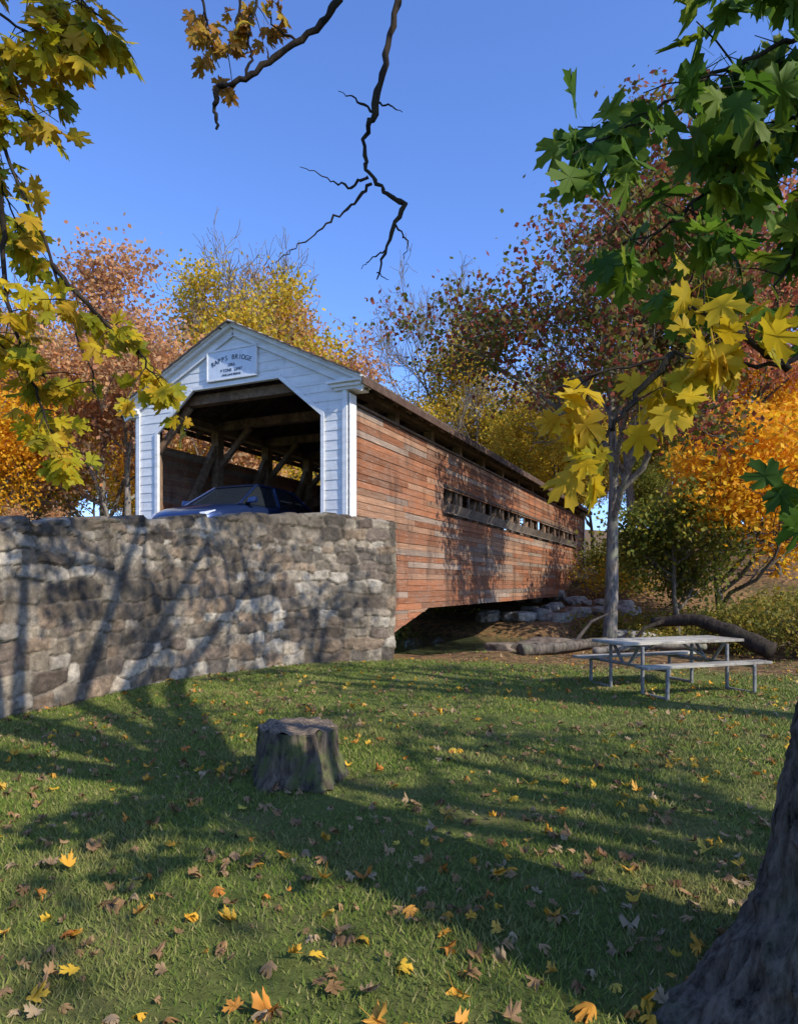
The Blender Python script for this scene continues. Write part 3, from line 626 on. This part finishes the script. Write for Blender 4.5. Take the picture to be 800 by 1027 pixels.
def canopy(parent,origin,C,Rr,n,mat,seed,vis,ls=.15,k=46,cs=.75):
    rg=np.random.default_rng(seed); C=np.array(C);Rr=np.array(Rr);o=np.array(origin); paths=[];cl=[]
    while len(cl)<k:
        q=rg.normal(0,1,3); q=q/np.linalg.norm(q)*rg.uniform(.3,1)**.6; q=C+q*Rr
        if vis(q): cl.append(q)
    hubs=[C+np.array([math.cos(a)*.45,math.sin(a)*.45,rg.uniform(-.4,.4)])*Rr for a in np.arange(6)*1.047]
    for h in hubs:
        mid=(o+h)/2+np.array([0,0,.5]); 
        if vis(mid) : paths.append(([o,mid,h],[.16,.11,.06],1))
    for c_ in cl:
        h=hubs[int(np.argmin([np.linalg.norm(c_-h) for h in hubs]))]; m=(h+c_)/2+rg.normal(0,.15,3)
        if vis(h): paths.append(([h,m,c_],[.05,.03,.01],3))
    pts=[]
    for c_ in cl:
        m=int(n/k*rg.uniform(.4,1.6)); q=c_+rg.normal(0,1,(m,3))*np.array([1,1,.45])*cs*rg.uniform(.6,1.15); pts.append(q)
    pts=np.vstack(pts); pts=np.array([p for p in pts if vis(p)])
    lv,lf=quads(pts,ls,rg,.4); e0=np.array(parent.location)
    mesh_np('crown_leaves',lv-e0,lf,mat,parent)
    if paths:
        pv,pf=tubes([(np.array(p)-e0,r,7) for p,r,_ in paths]); mesh_np('limbs',pv,pf,bark_dark,parent,None,True)
gleaf=leafmat('maple_green_leaves',[(.06,.13,.012),(.10,.19,.018),(.15,.24,.02),(.28,.31,.02)],.5,.8,.8)
yleaf=leafmat('maple_yellow_leaves',[(.68,.46,.02),(.78,.50,.02),(.48,.40,.02),(.68,.36,.02)],.5,.8,.8)
ygleaf=leafmat('maple_yellowgreen_leaves',[(.32,.34,.02),(.56,.46,.02),(.72,.50,.02),(.62,.35,.02),(.21,.27,.02)],.5,.8,.8)
brleaf=leafmat('maple_brown_leaves',[(.46,.31,.03),(.46,.21,.03),(.36,.17,.03),(.54,.38,.03)],.45,.8,.8)
canopy(fm,(2.3,2.35,3.5),(1.0,1.6,8.2),(4.2,3.8,2.4),2200,gleaf,11,visA,k=34,cs=.42)
canopy(fm,(2.3,2.35,3.5),(4.4,4.8,9.6),(3.2,3.0,1.4),1700,gleaf,12,visB,k=34,cs=.38)
for i,(x,y,h,r,n_) in enumerate([(9,-1.5,9,3.2,1500),(5.2,-5.8,9.5,3.0,900),(8.6,4.6,8.6,2.9,1500),(12.6,12.6,9.5,4.2,4200)]):
    e=empty('maple_tree',(x,y,0)); 
    pv,pf=tubes([(np.array([(0,0,-.1),(.05,0,.4),(0,.05,2),(.1,.1,4),(0,0,h-1)]),[.42,.3,.26,.22,.12],14)]); mesh_np('trunk',pv,pf,bark,e,None,True)
    canopy(e,(x,y,4),(x,y,h),(r,r,r*.8),n_,[gleaf,ygleaf][i%2],60+i,visB,.16,36,.40)
# ---------- maple leaf geometry
half=[(0,1),(.07,.84),(.17,.80),(.13,.66),(.15,.50),(.27,.62),(.34,.76),(.40,.66),(.55,.66),(.47,.54),(.50,.44),(.33,.34),(.26,.28),(.40,.24),(.50,.14),(.36,.10),(.30,.0),(.12,.04),(0,.02)]
out=half+[(-a,b) for a,b in half[-2:0:-1]]
LP=np.array([(0,.36)]+out); nL=len(LP)-1
LT=np.array([(0,i+1,(i+1)%nL+1) for i in range(nL)])
PV=np.array([(-.012,.03),(.012,.03),(.008,-.55),(-.008,-.55)]); 
def maples(name,pos,ydir,nrm,size,mat,parent,rg,curl=.35):
    n=len(pos); ydir=ydir/np.linalg.norm(ydir,axis=1)[:,None]; x=np.cross(ydir,nrm); x/=np.linalg.norm(x,axis=1)[:,None]+1e-9; z=np.cross(x,ydir)
    pts=np.vstack([LP,PV])
    c1=rg.uniform(-curl,curl*1.6,n);c2=rg.uniform(-curl,curl*1.5,n); wx=rg.uniform(.8,1.15,n)
    lx=pts[None,:,0]*wx[:,None]; ly=pts[None,:,1]*np.ones((n,1))
    lz=-c1[:,None]*lx**2*2-c2[:,None]*(ly-.2)**2+ .05*np.sin(lx*14+c1[:,None]*20)*np.abs(lx)*2
    v=pos[:,None,:]+size[:,None,None]*(lx[:,:,None]*x[:,None,:]+ly[:,:,None]*ydir[:,None,:]+lz[:,:,None]*z[:,None,:])
    k=len(pts); T=np.vstack([LT,[(nL+1,nL+2,nL+3),(nL+1,nL+3,nL+4)],[(0,1,nL+1)]])
    f=(np.arange(n)[:,None,None]*k+T[None]).reshape(-1,3)
    v=v.reshape(-1,3)
    if parent is not None: v=v-np.array(parent.location)
    return mesh_np(name,v,f,mat,parent)
def hang(parent,name,polys,mat,n,size,seed,spread=.16,r0=.012,droop=.9):
    rg=np.random.default_rng(seed); pos=[];yd=[];nr=[];paths=[]
    for poly in polys:
        P_=np.array(poly,float); tt=np.linspace(0,len(P_)-1,9*(len(P_)-1)); q=np.stack([np.interp(tt,np.arange(len(P_)),P_[:,k]) for k in range(3)],1)
        q[1:-1]=(q[:-2]+q[1:-1]*2+q[2:])/4; q[1:-1]+=rg.normal(0,.006,(len(q)-2,3))
        paths.append((q,np.linspace(r0,.003,len(q)),6))
        for _ in range(int(n/len(polys)/5)):
            i=rg.integers(1,len(q)); dirn=norm(q[i]-q[i-1]+rg.normal(0,.02,3)); dd=norm(dirn*.5+rg.normal(0,.6,3)+np.array([0,0,-.2])); Ls=rg.uniform(.4,1.3)*spread
            e=q[i]+dd*Ls; m=(q[i]+e)/2+np.array([0,0,.01]); paths.append((np.array([q[i],m,e]),[.003,.0025,.0016],4))
            for _k in range(5):
                f=rg.uniform(.3,1); b=q[i]+dd*Ls*f; y=norm(dd*.5+rg.normal(0,.7,3)+np.array([0,0,-droop])); s_=size*rg.uniform(.65,1.2)
                pos.append(b+y*s_*.5); yd.append(y); nr.append(norm(rg.normal(0,.55,3)+np.array([0.3,-.55,.6]))); 
    n_=len(pos); maples(name,np.array(pos),np.array(yd),np.array(nr),size*rg.uniform(.6,1.2,n_),mat,parent,rg)
    pv,pf=tubes(paths); mesh_np(name+'_twigs',pv-np.array(parent.location),pf,bark_dark,parent,None,True)
T0=(2.3,2.35,3.5)
hang(fm,'green_maple_leaves',[[T0,(1.5,2.1,3.35),(1.17,2.0,3.2),(.88,2.0,3.08),(.62,1.95,2.88)],
  [T0,(1.5,2.2,3.2),(1.15,2.1,3.0),(.95,2.1,2.80),(.74,2.1,2.64)],
  [T0,(1.4,2.0,3.6),(1.1,1.9,3.40),(.84,1.85,3.25)],
  [T0,(1.5,2.2,3.3),(1.15,2.1,3.2),(1.0,2.05,3.0)],
  [T0,(1.6,2.3,3.0),(1.35,2.3,2.8),(1.25,2.3,2.5)],[T0,(1.5,2.5,3.4),(1.3,2.6,3.2),(1.15,2.6,2.9),(1.1,2.6,2.7)]],gleaf,500,.12,1,.16)
hang(fm,'yellow_maple_leaves',[[T0,(1.6,2.2,2.6),(1.17,2.05,2.24),(.80,2.0,2.27),(.48,1.95,2.18)],[(.80,2.0,2.27),(.66,2.0,2.1),(.58,2.0,2.0)],[(1.17,2.05,2.24),(.95,2.0,2.36),(.84,2.0,2.42)]],yleaf,80,.12,2,.11)
hang(fm,'lower_green_leaves',[[T0,(1.75,2.3,2.5),(1.4,2.2,2.0),(1.24,2.1,1.87)]],gleaf,18,.12,3,.10)
paths=[([T0,(1.4,3.0,5.0),(.6,3.7,5.6),(-.03,4.1,5.55),(-.9,4.3,5.7),(-2.2,4.4,6.2)],[.12,.09,.07,.05,.04,.02],8),
 ([(-.03,4.1,5.55),(.0,4.0,5.05),(-.07,4,4.7),(-.15,4,4.36),(-.21,4,4.2),(-.19,4,4.02),(-.10,4,3.9),(.03,4,3.82),(-.06,4,3.62),(-.13,4,3.38)],[.02,.02,.018,.02,.012,.012,.011,.016,.010,.004],7),
 ([(-.13,4,4.42),(-.06,4,4.40),(.02,4,4.36)],[.008,.005,.002],5),([(-.15,4,4.36),(-.26,4,4.44),(-.36,4.05,4.52)],[.009,.005,.002],5),
 ([(-.18,4,3.98),(-.30,4,3.92),(-.42,4,3.97),(-.58,4,4.04)],[.010,.007,.004,.002],5),([(-.16,4,3.94),(-.28,4,3.82),(-.42,4,3.7),(-.58,4,3.58),(-.72,4,3.48)],[.010,.008,.006,.004,.002],5),
 ([(-.08,4,3.55),(-.16,4,3.5),(-.22,4,3.44)],[.006,.004,.002],5),([(-.02,4,3.70),(.05,4,3.60),(.03,4,3.5)],[.006,.004,.002],5),([(-.13,4,3.42),(-.06,4,3.38)],[.004,.002],5),
 ([(-.3,4.1,5.56),(-.35,4,5.02),(-.45,4,4.88),(-.7,4,4.70),(-.9,4,4.56),(-1.06,4,4.50),(-1.08,4,4.38),(-1.07,4,4.26)],[.024,.02,.02,.018,.016,.018,.012,.008],7),
 ([(-.9,4,4.56),(-.86,4,4.72),(-.93,4,4.95)],[.01,.007,.003],5),([(-.6,4,4.78),(-.72,4,4.86),(-.8,4,5.0)],[.008,.006,.002],5)]
e0=np.array(fm.location); rw=np.random.default_rng(5)
def wig(p,r,k):
    P_=np.array(p,float); tt=np.linspace(0,len(P_)-1,6*(len(P_)-1)+1); q=np.stack([np.interp(tt,np.arange(len(P_)),P_[:,j]) for j in range(3)],1); rr=np.interp(tt,np.arange(len(P_)),r)
    q[1:-1]+=rw.normal(0,.006,(len(q)-2,3)); return (q-e0,rr*rw.uniform(.85,1.2,len(rr)),k)
pv,pf=tubes([wig(*p) for p in paths]); mesh_np('overhead_limb',pv,pf,bark_dark,fm,None,True)
hang(fm,'brown_maple_leaves',[[(-.9,4,5.3),(-.93,4,4.95),(-1.0,4,4.7)],[(-.8,4,5.2),(-.86,4,4.9),(-.9,4,4.7)],[(-1.2,4,5.3),(-1.15,4,4.95),(-1.05,4,4.62)]],brleaf,100,.10,8,.16)
lm=empty('maple_tree',(-3.9,2.6,0)); T1=(-3.9,2.6,4.2)
pv,pf=tubes([(np.array([(0,0,-.1),(.02,0,.3),(0,0,2),(0,0,4.2),(-.2,.1,7)]),[.4,.27,.22,.18,.08],16)]); mesh_np('trunk',pv,pf,bark,lm,None,True)
hang(lm,'upper_leaves',[[T1,(-2.6,2.9,4.4),(-1.9,3,4.2),(-1.6,3,4.0),(-1.42,3,3.88)],[T1,(-2.2,3,4.1),(-1.8,3,3.95),(-1.62,3,3.6)],[T1,(-2.2,2.9,4.5),(-1.6,3,4.35),(-1.33,3.1,4.15)],[T1,(-2.2,3.3,3.7),(-1.95,3.3,3.6),(-1.82,3.3,3.25)]],ygleaf,400,.115,21,.18)
hang(lm,'lower_leaves',[[T1,(-2.4,3,4.0),(-1.75,3,3.58),(-1.50,3,2.94),(-1.38,3,2.6),(-1.30,3,2.35)],[(-1.52,3,3.0),(-1.3,3,2.75),(-1.15,3,2.62),(-1.06,3,2.5)],[(-1.75,3,3.3),(-1.72,3,2.8),(-1.6,3,2.45),(-1.5,3,2.2)],[T1,(-2.4,3,3.2),(-1.9,3,2.75),(-1.7,3,2.6),(-1.55,3,2.5)]],ygleaf,300,.095,22,.18)
# ---------- grass
rg=np.random.default_rng(9); NG=430000
y=rg.uniform(1.2,15.5,NG); x=rg.uniform(-1,1,NG)*(.72*y+1.4)
xw=np.interp(y,WALLY,WALLX); k=(x>xw+.03)&(rg.random(NG)<lawnw(x,y)+.03)&(np.hypot(x+.85,y-5.72)>.33)
pat=vnoise(x,y,1.1,4)+.7*vnoise(x,y,3.3,8); k&=(rg.random(NG)<np.clip(.8+.4*pat,.2,1))
x=x[k];y=y[k];pat=pat[k]; z=height(x,y); n_=len(x); D=np.hypot(x,y)
wd=(.0022+.0006*D)*rg.uniform(.7,1.3,n_); hh=rg.uniform(.018,.045,n_)*(1+.3*pat); a=rg.uniform(0,6.283,n_); b=rg.uniform(0,6.283,n_); ln=rg.uniform(.2,1.3,n_)*hh
P0=np.stack([x-np.cos(a)*wd,y-np.sin(a)*wd,z-.004],1);P1=np.stack([x+np.cos(a)*wd,y+np.sin(a)*wd,z-.004],1);P2=np.stack([x+np.cos(b)*ln,y+np.sin(b)*ln,z+hh],1)
gmat,n,bs=newmat('grass_blades'); gg=n.nodes.new('ShaderNodeNewGeometry'); c=ramp(n,gg.outputs['Random Per Island'],[(0,(.09,.15,.016)),(.5,(.165,.225,.033)),(.82,(.26,.29,.055)),(1,(.44,.36,.15))])
q=noi(n,coords(n),.9,5); c=mixc(n,c,(.32,.26,.10),ramp(n,q,[(.47,0.),(.68,.6)])); n.links.new(c,bs.inputs['Base Color']); bs.inputs['Roughness'].default_value=.6; bs.inputs['Specular IOR Level'].default_value=.2
vm=n.nodes.new('ShaderNodeVectorMath'); vm.operation='SCALE'; vm.inputs['Scale'].default_value=.55; n.links.new(gg.outputs['Normal'],vm.inputs[0])
va=n.nodes.new('ShaderNodeVectorMath'); va.operation='ADD'; va.inputs[1].default_value=(0,0,.8); n.links.new(vm.outputs[0],va.inputs[0]); vn=n.nodes.new('ShaderNodeVectorMath'); vn.operation='NORMALIZE'; n.links.new(va.outputs[0],vn.inputs[0]); n.links.new(vn.outputs[0],bs.inputs['Normal'])
t=n.nodes.new('ShaderNodeBsdfTranslucent'); n.links.new(c,t.inputs[0]); mx=n.nodes.new('ShaderNodeMixShader'); mx.inputs[0].default_value=.2
n.links.new(bs.outputs[0],mx.inputs[1]); n.links.new(t.outputs[0],mx.inputs[2]); n.links.new(mx.outputs[0],n.nodes['Material Output'].inputs[0])
mesh_np('grass',np.stack([P0,P1,P2],1).reshape(-1,3),np.arange(3*n_).reshape(-1,3),gmat)
def fallen(name,N_,mat,seed,ymax=18,size=.075,pw=1.):
    rg=np.random.default_rng(seed); y=1.5+(ymax-1.5)*rg.random(N_)**pw; x=rg.uniform(-1,1,N_)*(.72*y+1.2); xw=np.interp(y,WALLY,WALLX)
    k=(x>xw+.05)&(rg.random(N_)<np.clip(.6+.5*vnoise(x,y,.9,seed),.15,1)); x=x[k];y=y[k]; n=len(x)
    h=height(x,y)+rg.uniform(.02,.045,n)*(.3+.7*lawnw(x,y)); a=rg.uniform(0,6.28,n)
    yd=np.stack([np.cos(a),np.sin(a),rg.normal(0,.22,n)],1); nr=np.stack([rg.normal(0,.3,n),rg.normal(0,.3,n),np.ones(n)],1)
    maples(name,np.stack([x,y,h],1),yd,nr,size*rg.uniform(.4,1.35,n),mat,None,rg,1.2)
fb=leafmat('fallen_brown',[(.32,.17,.06),(.44,.27,.12),(.24,.12,.05),(.52,.37,.20)],.15,3,.8)
fo=leafmat('fallen_orange',[(.78,.34,.03),(.80,.48,.04),(.66,.22,.04),(.78,.58,.08)],.2,3,.8)
fallen('fallen_brown_leaves',6500,fb,4,size=.062); fallen('fallen_orange_leaves',2200,fo,5,size=.07)
